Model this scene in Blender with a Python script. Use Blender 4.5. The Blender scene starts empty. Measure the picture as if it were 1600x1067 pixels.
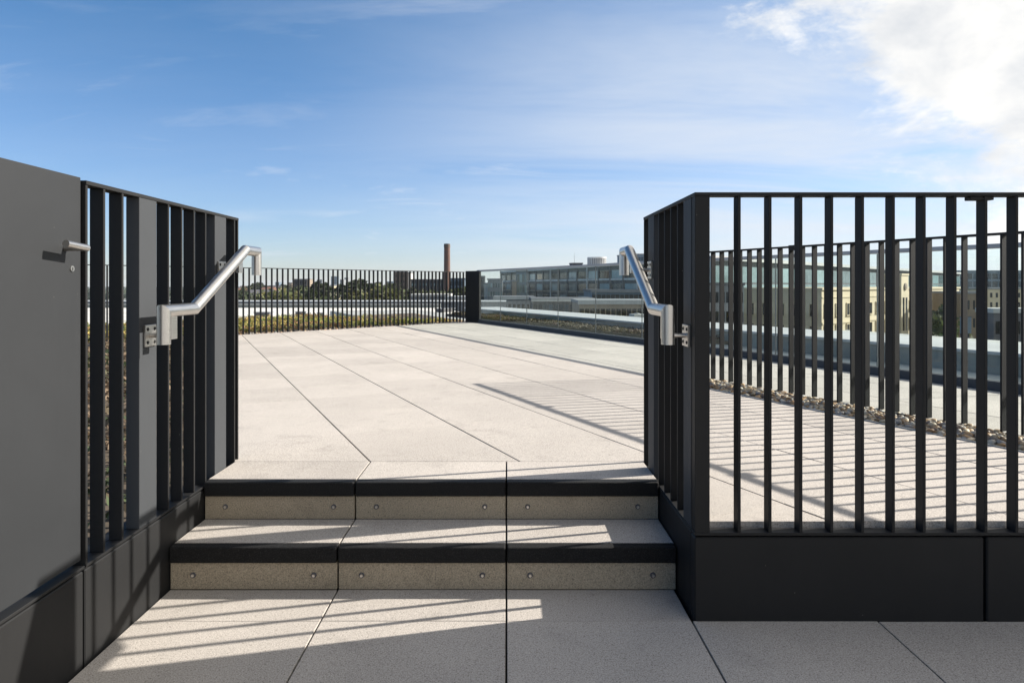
import bpy, bmesh, math, random
from math import radians as R, sin, cos, pi
from mathutils import Vector, Matrix, noise
random.seed(7)
S = bpy.context.scene
C = bpy.context.scene.collection

# ------------------------------------------------------------------ camera, sky, sun, exposure
CAMZ = 1.085
cd = bpy.data.cameras.new('camera'); cam = bpy.data.objects.new('camera', cd); C.objects.link(cam)
cam.location = (0, 0, CAMZ); cam.rotation_euler = (R(90), 0, 0)
cd.sensor_width = 36; cd.lens = 24.0; cd.shift_x = 0.0056; cd.shift_y = -0.0553
cd.clip_start = 0.05; cd.clip_end = 12000
S.camera = cam
S.view_settings.view_transform = 'Standard'; S.view_settings.look = 'None'
S.view_settings.exposure = 1.0; S.view_settings.gamma = 1; S.view_settings.use_curve_mapping = False

SUN_EL, SUN_AZ = R(29.6), R(76.4)          # azimuth clockwise from +Y
W = bpy.data.worlds.new('World'); S.world = W; W.use_nodes = True
nt = W.node_tree; nt.nodes.clear()
class NB:
    """tiny node-building helper"""
    def __init__(s, tree): s.t = tree
    def n(s, typ, ins=None, **kw):
        nd = s.t.nodes.new(typ)
        for k, v in kw.items(): setattr(nd, k, v)
        for k, v in (ins or {}).items():
            if isinstance(v, bpy.types.NodeSocket): s.t.links.new(v, nd.inputs[k])
            else: nd.inputs[k].default_value = v
        return nd
    def m(s, op, a, b=0.0, c=None, clamp=False):
        ins = {0: a, 1: b}
        if c is not None: ins[2] = c
        return s.n('ShaderNodeMath', ins, operation=op, use_clamp=clamp).outputs[0]
    def mix(s, f, a, b, blend='MIX'):
        nd = s.n('ShaderNodeMix', data_type='RGBA', blend_type=blend)
        for i, v in ((0, f), (6, a), (7, b)):
            if isinstance(v, bpy.types.NodeSocket): s.t.links.new(v, nd.inputs[i])
            else: nd.inputs[i].default_value = v
        return nd.outputs[2]
    def ramp(s, f, stops):
        nd = s.n('ShaderNodeValToRGB', {0: f}); e = nd.color_ramp.elements
        while len(e) < len(stops): e.new(0.5)
        for i, (p, c) in enumerate(stops):
            e[i].position = p; e[i].color = c if len(c) == 4 else (*c, 1)
        return nd.outputs[0]
    def mapr(s, v, a, b, c=0.0, d=1.0, smooth=True):
        return s.n('ShaderNodeMapRange', {0: v, 1: a, 2: b, 3: c, 4: d}, interpolation_type='SMOOTHSTEP' if smooth else 'LINEAR', clamp=True).outputs[0]
    def noise(s, vec, scale, detail=4, rough=0.55, dist=0.0):
        ins = {'Scale': scale, 'Detail': detail, 'Roughness': rough, 'Distortion': dist}
        if vec is not None: ins['Vector'] = vec
        return s.n('ShaderNodeTexNoise', ins).outputs[0]
g = NB(nt)
sky = g.n('ShaderNodeTexSky', sky_type='NISHITA', sun_disc=False, sun_elevation=SUN_EL, sun_rotation=SUN_AZ,
          altitude=50, air_density=1.0, dust_density=0.3, ozone_density=2.0)
tc = g.n('ShaderNodeTexCoord').outputs['Generated']
sp = g.n('ShaderNodeSeparateXYZ', {0: tc})
dx, dy, dz = sp.outputs
az = g.m('ARCTAN2', dx, dy)
el = g.m('ARCSINE', dz)
# deepen the blue overhead, keep a pale horizon
hi = g.mapr(el, 0.0, 0.42)
skc = g.mix(hi, (0.86, 0.95, 1.23, 1), (0.47, 0.86, 1.13, 1))
skycol = g.mix(1.0, sky.outputs[0], skc, 'MULTIPLY')
# cirrus veils on a flat layer overhead
zz = g.m('ADD', g.m('MAXIMUM', dz, 0.0), 0.12)
pl = g.n('ShaderNodeCombineXYZ', {0: g.m('DIVIDE', dx, zz), 1: g.m('DIVIDE', dy, zz), 2: 0.0}).outputs[0]
mp = g.n('ShaderNodeMapping', {'Vector': pl, 'Rotation': (0, 0, R(-28)), 'Scale': (0.55, 1.5, 1)}).outputs[0]
c1 = g.noise(mp, 1.3, 9, 0.62, 0.7)
c2 = g.noise(pl, 0.45, 3, 0.5, 0.2)
cir = g.m('MULTIPLY', g.mapr(c1, 0.44, 0.74), g.mapr(c2, 0.36, 0.62))
# thin veil growing towards the sun side (right)
veil = g.m('MULTIPLY', g.mapr(az, -0.38, 0.40, 0.08, 1.0), g.mapr(g.noise(mp, 0.8, 8, 0.62, 0.6), 0.10, 0.70))
veil = g.m('MULTIPLY', veil, g.mapr(el, 0.52, 0.20, 0.34, 0.86))
cirA = g.m('MAXIMUM', g.m('MULTIPLY', cir, 0.55), veil, clamp=True)
cloud_w = g.n('ShaderNodeRGB'); cloud_w.outputs[0].default_value = (6.3, 6.7, 7.3, 1)
s1 = g.mix(cirA, skycol, cloud_w.outputs[0])
# the big cumulus bank up on the right
f = g.m('ADD', g.m('MULTIPLY', g.m('SUBTRACT', az, 0.360), 0.762), g.m('MULTIPLY', g.m('SUBTRACT', el, 0.37), 0.646))
dirn = g.n('ShaderNodeMapping', {'Vector': tc, 'Scale': (1, 1, 1.5)}).outputs[0]
nb = g.noise(dirn, 6.5, 10, 0.62, 0.25)
f2 = g.m('ADD', f, g.m('MULTIPLY', g.m('SUBTRACT', nb, 0.5), 0.36))
fb = g.noise(g.n('ShaderNodeMapping', {'Vector': tc, 'Rotation': (0, R(35), 0), 'Scale': (1, 1, 2.6)}).outputs[0], 24, 8, 0.7, 0.5)
f2 = g.m('ADD', f2, g.m('MULTIPLY', g.m('SUBTRACT', fb, 0.5), 0.10))
bank = g.m('POWER', g.mapr(f2, -0.03, 0.07), 0.9)
nb2 = g.noise(dirn, 9.0, 8, 0.6, 0.2)
bcol = g.ramp(nb2, [(0.28, (6.0, 6.2, 6.5)), (0.42, (7.2, 7.25, 7.3)), (0.52, (8.0, 7.95, 7.8)), (0.66, (9.2, 9.0, 8.7))])
s2 = g.mix(bank, s1, bcol)
# a few small puffs above the horizon
pf = g.n('ShaderNodeMapping', {'Vector': tc, 'Scale': (1, 1, 3.2)}).outputs[0]
pn = g.noise(pf, 11, 6, 0.6, 0.1)
puff = g.m('MULTIPLY', g.mapr(pn, 0.62, 0.76), g.m('MULTIPLY', g.mapr(el, 0.01, 0.05), g.mapr(el, 0.24, 0.10)))
s3 = g.mix(g.m('MULTIPLY', puff, 0.22), s2, (8.0, 7.9, 7.9, 1))
bg = g.n('ShaderNodeBackground', {'Color': s3, 'Strength': 0.064})
wo = g.n('ShaderNodeOutputWorld', {0: bg.outputs[0]})

sd = bpy.data.lights.new('sun', 'SUN'); sun = bpy.data.objects.new('sun', sd); C.objects.link(sun)
sd.energy = 5.0; sd.angle = R(0.53); sd.color = (1.0, 0.945, 0.86)
tosun = Vector((sin(SUN_AZ)*cos(SUN_EL), cos(SUN_AZ)*cos(SUN_EL), sin(SUN_EL)))
sun.rotation_euler = tosun.to_track_quat('Z', 'Y').to_euler()
sun.location = (30, 10, 30)

# ------------------------------------------------------------------ materials
def mat(name):
    m = bpy.data.materials.new(name); m.use_nodes = True
    t = m.node_tree; b = t.nodes['Principled BSDF']
    return m, NB(t), b
def link(g, a, b): g.t.links.new(a, b)
def geo_pos(g): return g.n('ShaderNodeNewGeometry').outputs['Position']
def objco(g): return g.n('ShaderNodeTexCoord').outputs['Object']
def bump(g, b, h, strength, dist):
    nd = g.n('ShaderNodeBump', {'Height': h, 'Strength': strength, 'Distance': dist}); link(g, nd.outputs[0], b.inputs['Normal'])

def paving_mat(name, tint, dark=0.55):
    m, g, b = mat(name)
    p = geo_pos(g)
    fine = g.noise(p, 240, 3, 0.75)
    mid = g.noise(p, 110, 3, 0.6)
    big = g.noise(p, 1.7, 5, 0.6)
    stain = g.noise(p, 5.5, 6, 0.65, 0.4)
    at = g.n('ShaderNodeAttribute', attribute_name='tone').outputs['Fac']
    base = g.ramp(fine, [(0.32, [c*dark*0.8 for c in tint]), (0.44, [c*0.86 for c in tint]), (0.54, tint), (0.68, [min(1, c*1.38) for c in tint])])
    vs = g.n('ShaderNodeTexVoronoi', {'Vector': p, 'Scale': 120.0}).outputs['Distance']
    speck = g.m('MULTIPLY', g.mapr(vs, 0.36, 0.20), g.mapr(mid, 0.46, 0.58))
    base = g.mix(g.m('MULTIPLY', speck, 0.52), base, (0.10, 0.085, 0.065, 1))
    k = g.m('ADD', 0.90, g.m('MULTIPLY', g.m('SUBTRACT', big, 0.5), 0.34))
    k = g.m('ADD', k, g.m('MULTIPLY', at, 0.06))
    k = g.m('SUBTRACT', k, g.m('MULTIPLY', g.mapr(stain, 0.54, 0.74), 0.15))
    spot = g.n('ShaderNodeTexVoronoi', {'Vector': p, 'Scale': 2.3}).outputs['Distance']
    k = g.m('MULTIPLY', k, g.mapr(spot, 0.012, 0.020, 0.35, 1.0))
    kc = g.n('ShaderNodeCombineColor', {0: k, 1: k, 2: k}).outputs[0]
    base = g.mix(1.0, base, kc, 'MULTIPLY')
    link(g, base, b.inputs['Base Color'])
    b.inputs['Roughness'].default_value = 0.85
    b.inputs['Specular IOR Level'].default_value = 0.25
    bump(g, b, g.m('ADD', fine, mid), 0.5, 0.0012)
    return m
M = {}
M['paving'] = paving_mat('paving', (0.475, 0.432, 0.388), 0.52)
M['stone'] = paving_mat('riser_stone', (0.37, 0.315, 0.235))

def metal_paint(name, col, rough, var=0.25, spec=0.24):
    m, g, b = mat(name)
    p = geo_pos(g)
    n1 = g.noise(p, 900, 2, 0.6); n2 = g.noise(p, 3.5, 5, 0.6, 0.5)
    sm = g.noise(g.n('ShaderNodeMapping', {'Vector': p, 'Scale': (1, 1, 0.18)}).outputs[0], 9, 5, 0.65, 0.3)
    c = g.mix(g.m('MULTIPLY', g.mapr(n2, 0.3, 0.8), var), (*col, 1), (*[x*1.6 for x in col], 1))
    dst = g.n('ShaderNodeTexVoronoi', {'Vector': p, 'Scale': 16}).outputs['Distance']
    c = g.mix(g.mapr(dst, 0.035, 0.02, 0, 0.4), c, (0.20, 0.19, 0.17, 1))
    link(g, c, b.inputs['Base Color'])
    link(g, g.m('ADD', rough, g.m('MULTIPLY', g.m('SUBTRACT', sm, 0.5), 0.20)), b.inputs['Roughness'])
    b.inputs['Specular IOR Level'].default_value = spec
    bump(g, b, n1, 0.25, 0.0004)
    return m
M['black'] = metal_paint('powder_coated_metal', (0.0135, 0.0136, 0.0140), 0.60, 0.25, 0.20)
M['gatepaint'] = metal_paint('gate_paint', (0.0208, 0.0222, 0.0242), 0.60)

M['satin'] = metal_paint('satin_post_finish', (0.047, 0.050, 0.054), 0.6, 0.1, 0.1)
def steel_mat():
    m, g, b = mat('brushed_steel')
    p = objco(g)
    st = g.noise(g.n('ShaderNodeMapping', {'Vector': p, 'Scale': (300, 6, 300)}).outputs[0], 2.0, 3, 0.6)
    link(g, g.ramp(st, [(0.3, (0.46, 0.44, 0.41)), (0.7, (0.62, 0.60, 0.57))]), b.inputs['Base Color'])
    b.inputs['Metallic'].default_value = 1.0
    link(g, g.m('ADD', 0.24, g.m('MULTIPLY', st, 0.16)), b.inputs['Roughness'])
    bump(g, b, st, 0.08, 0.0004)
    return m
M['steel'] = steel_mat()

def grit_mat():
    m, g, b = mat('grit_nosing')
    p = geo_pos(g)
    n = g.noise(p, 260, 3, 0.75); n2 = g.noise(p, 22, 5, 0.65)
    c = g.ramp(n, [(0.38, (0.005, 0.005, 0.0055)), (0.56, (0.011, 0.011, 0.0115)), (0.78, (0.055, 0.055, 0.053))])
    c = g.mix(g.mapr(n2, 0.60, 0.80, 0, 0.22), c, (0.07, 0.062, 0.05, 1))
    link(g, c, b.inputs['Base Color']); b.inputs['Roughness'].default_value = 0.7; b.inputs['Specular IOR Level'].default_value = 0.22
    bump(g, b, n, 1.0, 0.003)
    return m
M['grit'] = grit_mat()

def plain(name, col, rough=0.8, var=0.2, scale=0.4, metallic=0.0, col2=None):
    m, g, b = mat(name)
    p = geo_pos(g)
    n = g.noise(p, scale, 6, 0.65, 0.3)
    c2 = col2 or [x*(1-var) for x in col]
    link(g, g.mix(g.mapr(n, 0.35, 0.68), (*col, 1), (*c2, 1)), b.inputs['Base Color'])
    b.inputs['Roughness'].default_value = rough; b.inputs['Metallic'].default_value = metallic
    return m
M['joint'] = plain('dark_joint_bed', (0.035, 0.032, 0.03), 0.95)  # dark bed under the slabs, showing through the open joints
M['edging'] = plain('galvanised_edging', (0.34, 0.34, 0.33), 0.5, 0.25, 3)
M['membrane'] = plain('white_roof_membrane', (0.62, 0.60, 0.55), 0.7, 0.25, 0.35)
M['coping'] = plain('pale_coping', (0.36, 0.37, 0.37), 0.6, 0.2, 0.5)
M['upstand'] = plain('grey_upstand', (0.20, 0.22, 0.21), 0.7, 0.25, 0.7)
M['lowroof'] = plain('lower_roof_ballast', (0.36, 0.37, 0.35), 0.9, 0.3, 1.2)
M['soil'] = plain('soil_bed', (0.10, 0.075, 0.05), 0.95, 0.4, 5)
M['ground'] = plain('city_ground', (0.085, 0.095, 0.07), 0.95, 0.4, 0.01, col2=(0.16, 0.155, 0.14))
M['rail_grey'] = plain('aluminium_rail', (0.30, 0.30, 0.31), 0.35, 0.15, 2, 0.4)
M['hollow'] = plain('dark_hollow', (0.006, 0.006, 0.006), 0.7)
def attr_mat(name, rough=0.8, attr='col', trans=0.0):
    m, g, b = mat(name)
    a = g.n('ShaderNodeAttribute', attribute_name=attr).outputs['Color']
    link(g, a, b.inputs['Base Color']); b.inputs['Roughness'].default_value = rough
    if trans:
        tr = g.n('ShaderNodeBsdfTranslucent', {'Color': a})
        mx = g.n('ShaderNodeMixShader', {0: trans, 1: b.outputs[0], 2: tr.outputs[0]})
        link(g, mx.outputs[0], g.t.nodes['Material Output'].inputs[0])
    return m
M['pebble'] = attr_mat('river_pebble', 0.6)
M['leaf'] = attr_mat('foliage', 0.75, trans=0.3)
def glass_mat():
    m, g, b = mat('balustrade_glass')
    ge = g.n('ShaderNodeNewGeometry')
    cs = g.m('ABSOLUTE', g.n('ShaderNodeVectorMath', {0: ge.outputs['Normal'], 1: ge.outputs['Incoming']}, operation='DOT_PRODUCT').outputs['Value'])
    fr = g.m('ADD', 0.020, g.m('MULTIPLY', 0.42, g.m('POWER', g.m('SUBTRACT', 1.0, cs, clamp=True), 5.0)))
    tr = g.n('ShaderNodeBsdfTransparent', {'Color': (0.935, 0.974, 0.968, 1)})
    gl = g.n('ShaderNodeBsdfGlossy', {'Color': (0.9, 0.97, 0.96, 1), 'Roughness': 0.01})
    mx = g.n('ShaderNodeMixShader', {0: fr, 1: tr.outputs[0], 2: gl.outputs[0]})
    link(g, mx.outputs[0], g.t.nodes['Material Output'].inputs[0])
    return m
M['glass'] = glass_mat()
def winmat(name, col, rough=0.08):
    m, g, b = mat(name)
    oi = g.n('ShaderNodeObjectInfo').outputs['Random']
    n = g.noise(geo_pos(g), 0.35, 3, 0.6)
    k = g.m('ADD', g.m('MULTIPLY', oi, 0.55), g.m('MULTIPLY', n, 0.5))
    link(g, g.mix(g.mapr(k, 0.2, 0.95), (*[c*0.45 for c in col], 1), (*[min(1, c*1.9) for c in col], 1)), b.inputs['Base Color'])
    b.inputs['Roughness'].default_value = rough; b.inputs['Specular IOR Level'].default_value = 0.22
    return m
M['win_dark'] = winmat('dark_window', (0.010, 0.013, 0.017))
M['win_blue'] = winmat('blue_window', (0.025, 0.045, 0.065))
M['win_pale'] = winmat('pale_window', (0.13, 0.19, 0.20))
def brick_mat(name, c1, c2, sc=3.0):
    m, g, b = mat(name)
    p = objco(g)
    n = g.noise(p, 0.35, 5, 0.6); n2 = g.noise(g.n('ShaderNodeMapping', {'Vector': p, 'Scale': (1, 1, 6)}).outputs[0], sc, 3, 0.7)
    c = g.mix(n2, (*c1, 1), (*c2, 1))
    c = g.mix(g.mapr(n, 0.45, 0.75, 0, 0.35), c, (*[x*0.6 for x in c1], 1))
    link(g, c, b.inputs['Base Color']); b.inputs['Roughness'].default_value = 0.9
    return m
M['brick_red'] = brick_mat('chimney_brick', (0.11, 0.058, 0.042), (0.19, 0.11, 0.085))
M['brick_brown'] = brick_mat('brown_brick', (0.10, 0.075, 0.06), (0.15, 0.115, 0.09))
M['limestone'] = brick_mat('limestone', (0.46, 0.395, 0.27), (0.56, 0.48, 0.34), 1.2)
for nm, col in dict(white_render=(0.55, 0.54, 0.50), cream=(0.50, 0.42, 0.28), grey_clad=(0.20, 0.21, 0.22), dark_clad=(0.045, 0.05, 0.058),
                    blue_clad=(0.10, 0.15, 0.20), tan_clad=(0.25, 0.20, 0.15), far_blue=(0.12, 0.17, 0.22), far_grey=(0.20, 0.21, 0.22),
                    slate=(0.09, 0.09, 0.10), tile=(0.20, 0.10, 0.07), bark=(0.08, 0.06, 0.045), white_metal=(0.62, 0.62, 0.61),
                    brown_wall=(0.20, 0.15, 0.10)).items():
    M[nm] = plain(nm, col, 0.75, 0.22, 0.25)

# ------------------------------------------------------------------ mesh helpers
class MB:
    def __init__(s): s.v = []; s.f = []; s.sm = []
    def add(s, vs, fs, smooth=False):
        o = len(s.v); s.v += [tuple(v) for v in vs]; s.f += [tuple(i+o for i in q) for q in fs]; s.sm += [smooth]*len(fs); return s
    def box(s, x0, x1, y0, y1, z0, z1, mtx=None):
        vs = [Vector((x, y, z)) for z in (z0, z1) for y in (y0, y1) for x in (x0, x1)]
        if mtx is not None: vs = [mtx @ v for v in vs]
        return s.add(vs, [(0, 2, 3, 1), (4, 5, 7, 6), (0, 1, 5, 4), (2, 6, 7, 3), (0, 4, 6, 2), (1, 3, 7, 5)])
    def prism(s, poly, z0, z1):
        n = len(poly)
        return s.add([(x, y, z0) for x, y in poly] + [(x, y, z1) for x, y in poly],
                     [tuple(range(n-1, -1, -1)), tuple(range(n, 2*n))] + [(i, (i+1) % n, n+(i+1) % n, n+i) for i in range(n)])
    def tube(s, pts, r, seg=20, cap=True):
        """mitred tube through a polyline"""
        pts = [Vector(p) for p in pts]; rings = []
        d0 = (pts[1]-pts[0]).normalized()
        ref = Vector((0, 0, 1)) if abs(d0.z) < 0.9 else Vector((1, 0, 0))
        a = d0.cross(ref).normalized(); b = d0.cross(a)
        ring = [pts[0] + a*r*cos(2*pi*i/seg) + b*r*sin(2*pi*i/seg) for i in range(seg)]
        rings.append(ring)
        for k in range(1, len(pts)):
            d = (pts[k]-pts[k-1]).normalized()
            if k < len(pts)-1: nrm = (d + (pts[k+1]-pts[k]).normalized()).normalized()
            else: nrm = d
            prev = rings[-1]
            rings.append([p + d*((pts[k]-p).dot(nrm)/d.dot(nrm)) for p in prev])
        for k in range(len(rings)-1):
            s.add(rings[k]+rings[k+1], [(i, (i+1) % seg, seg+(i+1) % seg, seg+i) for i in range(seg)], True)
        if cap:
            s.add(rings[0], [tuple(range(seg-1, -1, -1))]); s.add(rings[-1], [tuple(range(seg))])
        return s
    def cyl(s, p0, p1, r0, r1=None, seg=16):
        p0 = Vector(p0); p1 = Vector(p1); r1 = r0 if r1 is None else r1
        d = (p1-p0).normalized(); ref = Vector((0, 0, 1)) if abs(d.z) < 0.9 else Vector((1, 0, 0))
        a = d.cross(ref).normalized(); b = d.cross(a)
        A = [p0 + (a*cos(2*pi*i/seg)+b*sin(2*pi*i/seg))*r0 for i in range(seg)]
        B = [p1 + (a*cos(2*pi*i/seg)+b*sin(2*pi*i/seg))*r1 for i in range(seg)]
        s.add(A+B, [(i, (i+1) % seg, seg+(i+1) % seg, seg+i) for i in range(seg)], True)
        s.add(A, [tuple(range(seg-1, -1, -1))]); s.add(B, [tuple(range(seg))])
        return s
    def mesh(s, name, m):
        me = bpy.data.meshes.new(name); me.from_pydata(s.v, [], s.f); me.update()
        me.polygons.foreach_set('use_smooth', s.sm)
        bm = bmesh.new(); bm.from_mesh(me); bmesh.ops.recalc_face_normals(bm, faces=bm.faces); bm.to_mesh(me); bm.free()
        if m is not None: me.materials.append(m)
        return me
    def build(s, name, m, parent=None, bevel=0, seg=2):
        o = bpy.data.objects.new(name, s.mesh(name, m)); C.objects.link(o)
        if parent is not None: o.parent = parent
        if bevel:
            b = o.modifiers.new('bevel', 'BEVEL'); b.width = bevel; b.segments = seg; b.limit_method = 'ANGLE'; b.angle_limit = R(40)
            b.harden_normals = False
        return o
def tag(o, label=None, cat=None, group=None, kind=None):
    if label: o['label'] = label
    if cat: o['category'] = cat
    if group: o['group'] = group
    if kind: o['kind'] = kind
    return o
def empty(name, loc, rz=0, label=None, cat=None, group=None):
    o = bpy.data.objects.new(name, None); C.objects.link(o); o.location = loc; o.rotation_euler = (0, 0, rz)
    o.empty_display_size = 0.2
    return tag(o, label, cat, group)
def copy_obj(o, loc, parent=None, rz=None, scale=None):
    c = o.copy(); C.objects.link(c); c.location = loc
    if rz is not None: c.rotation_euler = (0, 0, rz)
    if scale is not None: c.scale = scale
    if parent is not None: c.parent = parent
    return c
def copy_tree(o, loc, rz, scale, label=None, group=None):
    r = copy_obj(o, loc, None, rz, scale)
    if label: r['label'] = label
    if group: r['group'] = group
    for ch in list(o.children):
        c = ch.copy(); C.objects.link(c); c.parent = r
        for q in ch.children:
            d = q.copy(); C.objects.link(d); d.parent = c
    return r
def set_col(o, cols, name='col'):
    me = o.data; a = me.color_attributes.new(name, 'FLOAT_COLOR', 'CORNER')
    buf = []
    for p in me.polygons:
        c = cols[p.index]
        buf += [c[0], c[1], c[2], 1.0]*p.loop_total
    a.data.foreach_set('color', buf)
F = 1067.0
def at(px, Y, py=445.0):      # where the ray of photo pixel (px, py) is at distance Y
    return Vector(((px-791)*Y/F, Y, CAMZ - (py-445)*Y/F))

# ------------------------------------------------------------------ levels and plan lines
DK = 0.305                      # upper deck level
PD = Vector((-0.4195, 0.9078))  # along the deck slabs
PN = Vector((0.9078, 0.4195))   # across them, towards the glass
def ds(d, s): p = PN*d + PD*s; return (p.x, p.y)
PANG = math.atan2(PD.y, PD.x)
FF0 = Vector((-0.89, 14.38)); FFU = Vector((-0.665, -0.747)).normalized(); FFN = Vector((FFU.y, -FFU.x))   # far railing line, outward normal
if FFN.y < 0: FFN = -FFN

def clip(poly, p, n):           # keep the side where (q-p).n <= 0
    out = []
    for i in range(len(poly)):
        a, b = poly[i], poly[(i+1) % len(poly)]
        da = (a[0]-p[0])*n[0]+(a[1]-p[1])*n[1]; db = (b[0]-p[0])*n[0]+(b[1]-p[1])*n[1]
        if da <= 0: out.append(a)
        if (da < 0 < db) or (db < 0 < da):
            t = da/(da-db); out.append((a[0]+(b[0]-a[0])*t, a[1]+(b[1]-a[1])*t))
    return out
def area(p): return abs(sum(p[i][0]*p[(i+1) % len(p)][1]-p[(i+1) % len(p)][0]*p[i][1] for i in range(len(p))))/2

def slab_mesh(polys, z, th, name, jitter=0.0008):
    mb = MB(); tones = []
    for poly in polys:
        if len(poly) < 3 or area(poly) < 0.0006: continue
        zz = z + random.uniform(-jitter, jitter); tn = random.uniform(-1, 1)
        cx = sum(p[0] for p in poly)/len(poly); cy = sum(p[1] for p in poly)/len(poly)
        e = 0.0013; n = len(poly)
        inner = []
        for x, y in poly:       # tiny arris
            v = Vector((cx-x, cy-y)); L = v.length
            v = v/L*min(e*1.4, L*0.3) if L > 0 else v
            inner.append((x+v.x, y+v.y))
        vs = [(x, y, zz-th) for x, y in poly]+[(x, y, zz-e) for x, y in poly]+[(x, y, zz) for x, y in inner]
        fs = [(i, (i+1) % n, n+(i+1) % n, n+i) for i in range(n)]+[(n+i, n+(i+1) % n, 2*n+(i+1) % n, 2*n+i) for i in range(n)]+[tuple(range(2*n, 3*n))]
        mb.add(vs, fs); tones += [(tn, tn, tn)]*len(fs)
    o = mb.build(name, M['paving'])
    set_col(o, tones, 'tone')
    return o

# ---------------- lower pavement (0.6 m slabs square to the steps)
polys = []
gx, gy = 0.0029, 0.0009
ys = [(2.205, 2.432)] + [(2.205-0.6*(k+1), 2.205-0.6*k) for k in range(9)]
for i in range(-3, 9):
    x0, x1 = 0.6*i, 0.6*(i+1)
    for (y0, y1) in ys:
        if (x1 < -1.1 or x0 > 0.55) and y1 > 2.3: continue
        if x1 < -1.15: continue
        polys.append([(x0+gx, y0+gy), (x1-gx, y0+gy), (x1-gx, y1-gy), (x0+gx, y1-gy)])
tag(slab_mesh(polys, 0.0, 0.04, 'pavement'), kind='structure')
tag(MB().box(-1.9, 5.5, -3.4, 2.43, -0.12, -0.042).build('pavement_bed', M['joint']), kind='structure')

# ---------------- upper deck (slabs turned 25 degrees)
polys = []
gl, gc = 0.0035, 0.0010
GE0, GE1 = 3.515, 3.885          # gravel trench in d
for k in range(-2, 9):
    d0, d1 = 0.72+0.6*(k-1), 0.72+0.6*k
    off = 0.0
    for j in range(-4, 30):
        s0, s1 = off+0.6*j, off+0.6*(j+1)
        def rect(a0, a1, b0, b1): return [ds(a0+gl, b0+gc), ds(a1-gl, b0+gc), ds(a1-gl, b1-gc), ds(a0+gl, b1-gc)]
        parts = []
        lo, hi = max(d0, 0.12), min(d1, 5.36)
        if hi <= lo: continue
        if hi <= GE0 or lo >= GE1: parts = [rect(lo, hi, s0, s1)]
        else:
            if lo < GE0: parts.append(rect(lo, GE0, s0, s1))
            if hi > GE1: parts.append(rect(GE1, hi, s0, s1))
            if s1 > 4.75:
                b0 = max(s0, 4.75); a0, a1 = max(lo, GE0-0.006), min(hi, GE1+0.006)
                parts.append(rect(a0, a1, b0, s1))
        for q in parts:
            q = clip(q, FF0 - FFN*0.03, FFN)
            q1 = clip(q, (0, 3.018), (0, -1))
            if q1: polys.append(q1)
            q2 = clip(clip(clip(q, (0, 3.018), (0, 1)), (0, 2.256), (0, -1)), (0.664, 0), (-1, 0))
            if q2: polys.append(q2)
tag(slab_mesh(polys, DK, 0.04, 'deck'), kind='structure')
bp = [(0.665, 2.262), (5.5, 2.262), (5.5, 1.0), ds(5.37, -1.5), ds(5.37, 12.6), tuple(FF0), tuple(FF0+FFU*5.6), ds(0.13, 3.4), (-1.19, 3.02), (0.665, 3.02)]
mb = MB(); mb.prism([(-1.19, 3.02), (0.664, 3.02), ds(5.37, 1.6), ds(5.37, 13.2), tuple(FF0-FFN*0.03), tuple(FF0+FFU*6-FFN*0.03), ds(0.13, 4)], 0.10, DK-0.043)
mb.prism([(0.664, 2.262), (4.2, 2.262), ds(5.37, 1.61), (0.664, 3.02)], 0.10, DK-0.0432)
tag(mb.build('deck_bed', M['joint']), kind='structure')
mb = MB()
c0 = [ds(GE0+0.002, -1.2), ds(GE0+0.010, -1.2), ds(GE0+0.010, 4.74), ds(GE0+0.002, 4.74)]
mb.prism(c0, DK-0.10, DK+0.006)
tag(mb.build('edging_kerb', M['edging']), kind='structure')

# ---------------- steps
st = empty('stairs', (-0.3, 2.43, 0), label='two pale stone steps with black grit nosings up to the deck', cat='steps')
def lx(v): return v+0.3
def ly(v): return v-2.43
for (yn, z0, z1, yend) in ((2.42, 0.0, 0.155, 2.712), (2.70, 0.155, DK, 3.0165)):
    for (x0, x1) in ((-1.2, -0.6), (-0.6, 0.0), (0.0, 0.6)):
        a, b = x0+0.003, x1-0.003
        if x1 > 0.5: b = x1+0.004
        o = MB().box(lx(a), lx(b), ly(yn+0.012), ly(yn+0.042), z0+0.0005, z1-0.058).build('riser', M['stone'], st, 0.002, 1)
        for bx in (a+0.082, b-0.082):
            bz = (z0+z1-0.058)/2+0.004
            bm_ = MB().cyl((lx(bx), ly(yn+0.0062), bz), (lx(bx), ly(yn+0.0030), bz), 0.0062, 0.0050, 14)
            nf = len(bm_.f); bm_.cyl((lx(bx), ly(yn+0.0115), bz), (lx(bx), ly(yn+0.0065), bz), 0.0098, 0.0090, 18)
            bo = bm_.build('bolt', M['steel'], o); bo.data.materials.append(M['slate'])
            for fi in range(nf, len(bo.data.polygons)): bo.data.polygons[fi].material_index = 1
        nb_ = MB().box(lx(a), lx(b), ly(yn), ly(yn+0.045), z1-0.057, z1).build('nosing', M['grit'], st, 0.006, 3)
        t = slab_mesh([[(lx(a), ly(yn+0.0455)), (lx(b), ly(yn+0.0455)), (lx(b), ly(yend)), (lx(a), ly(yend))]], z1, 0.055, 'tread', 0.0)
        t.parent = st

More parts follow.
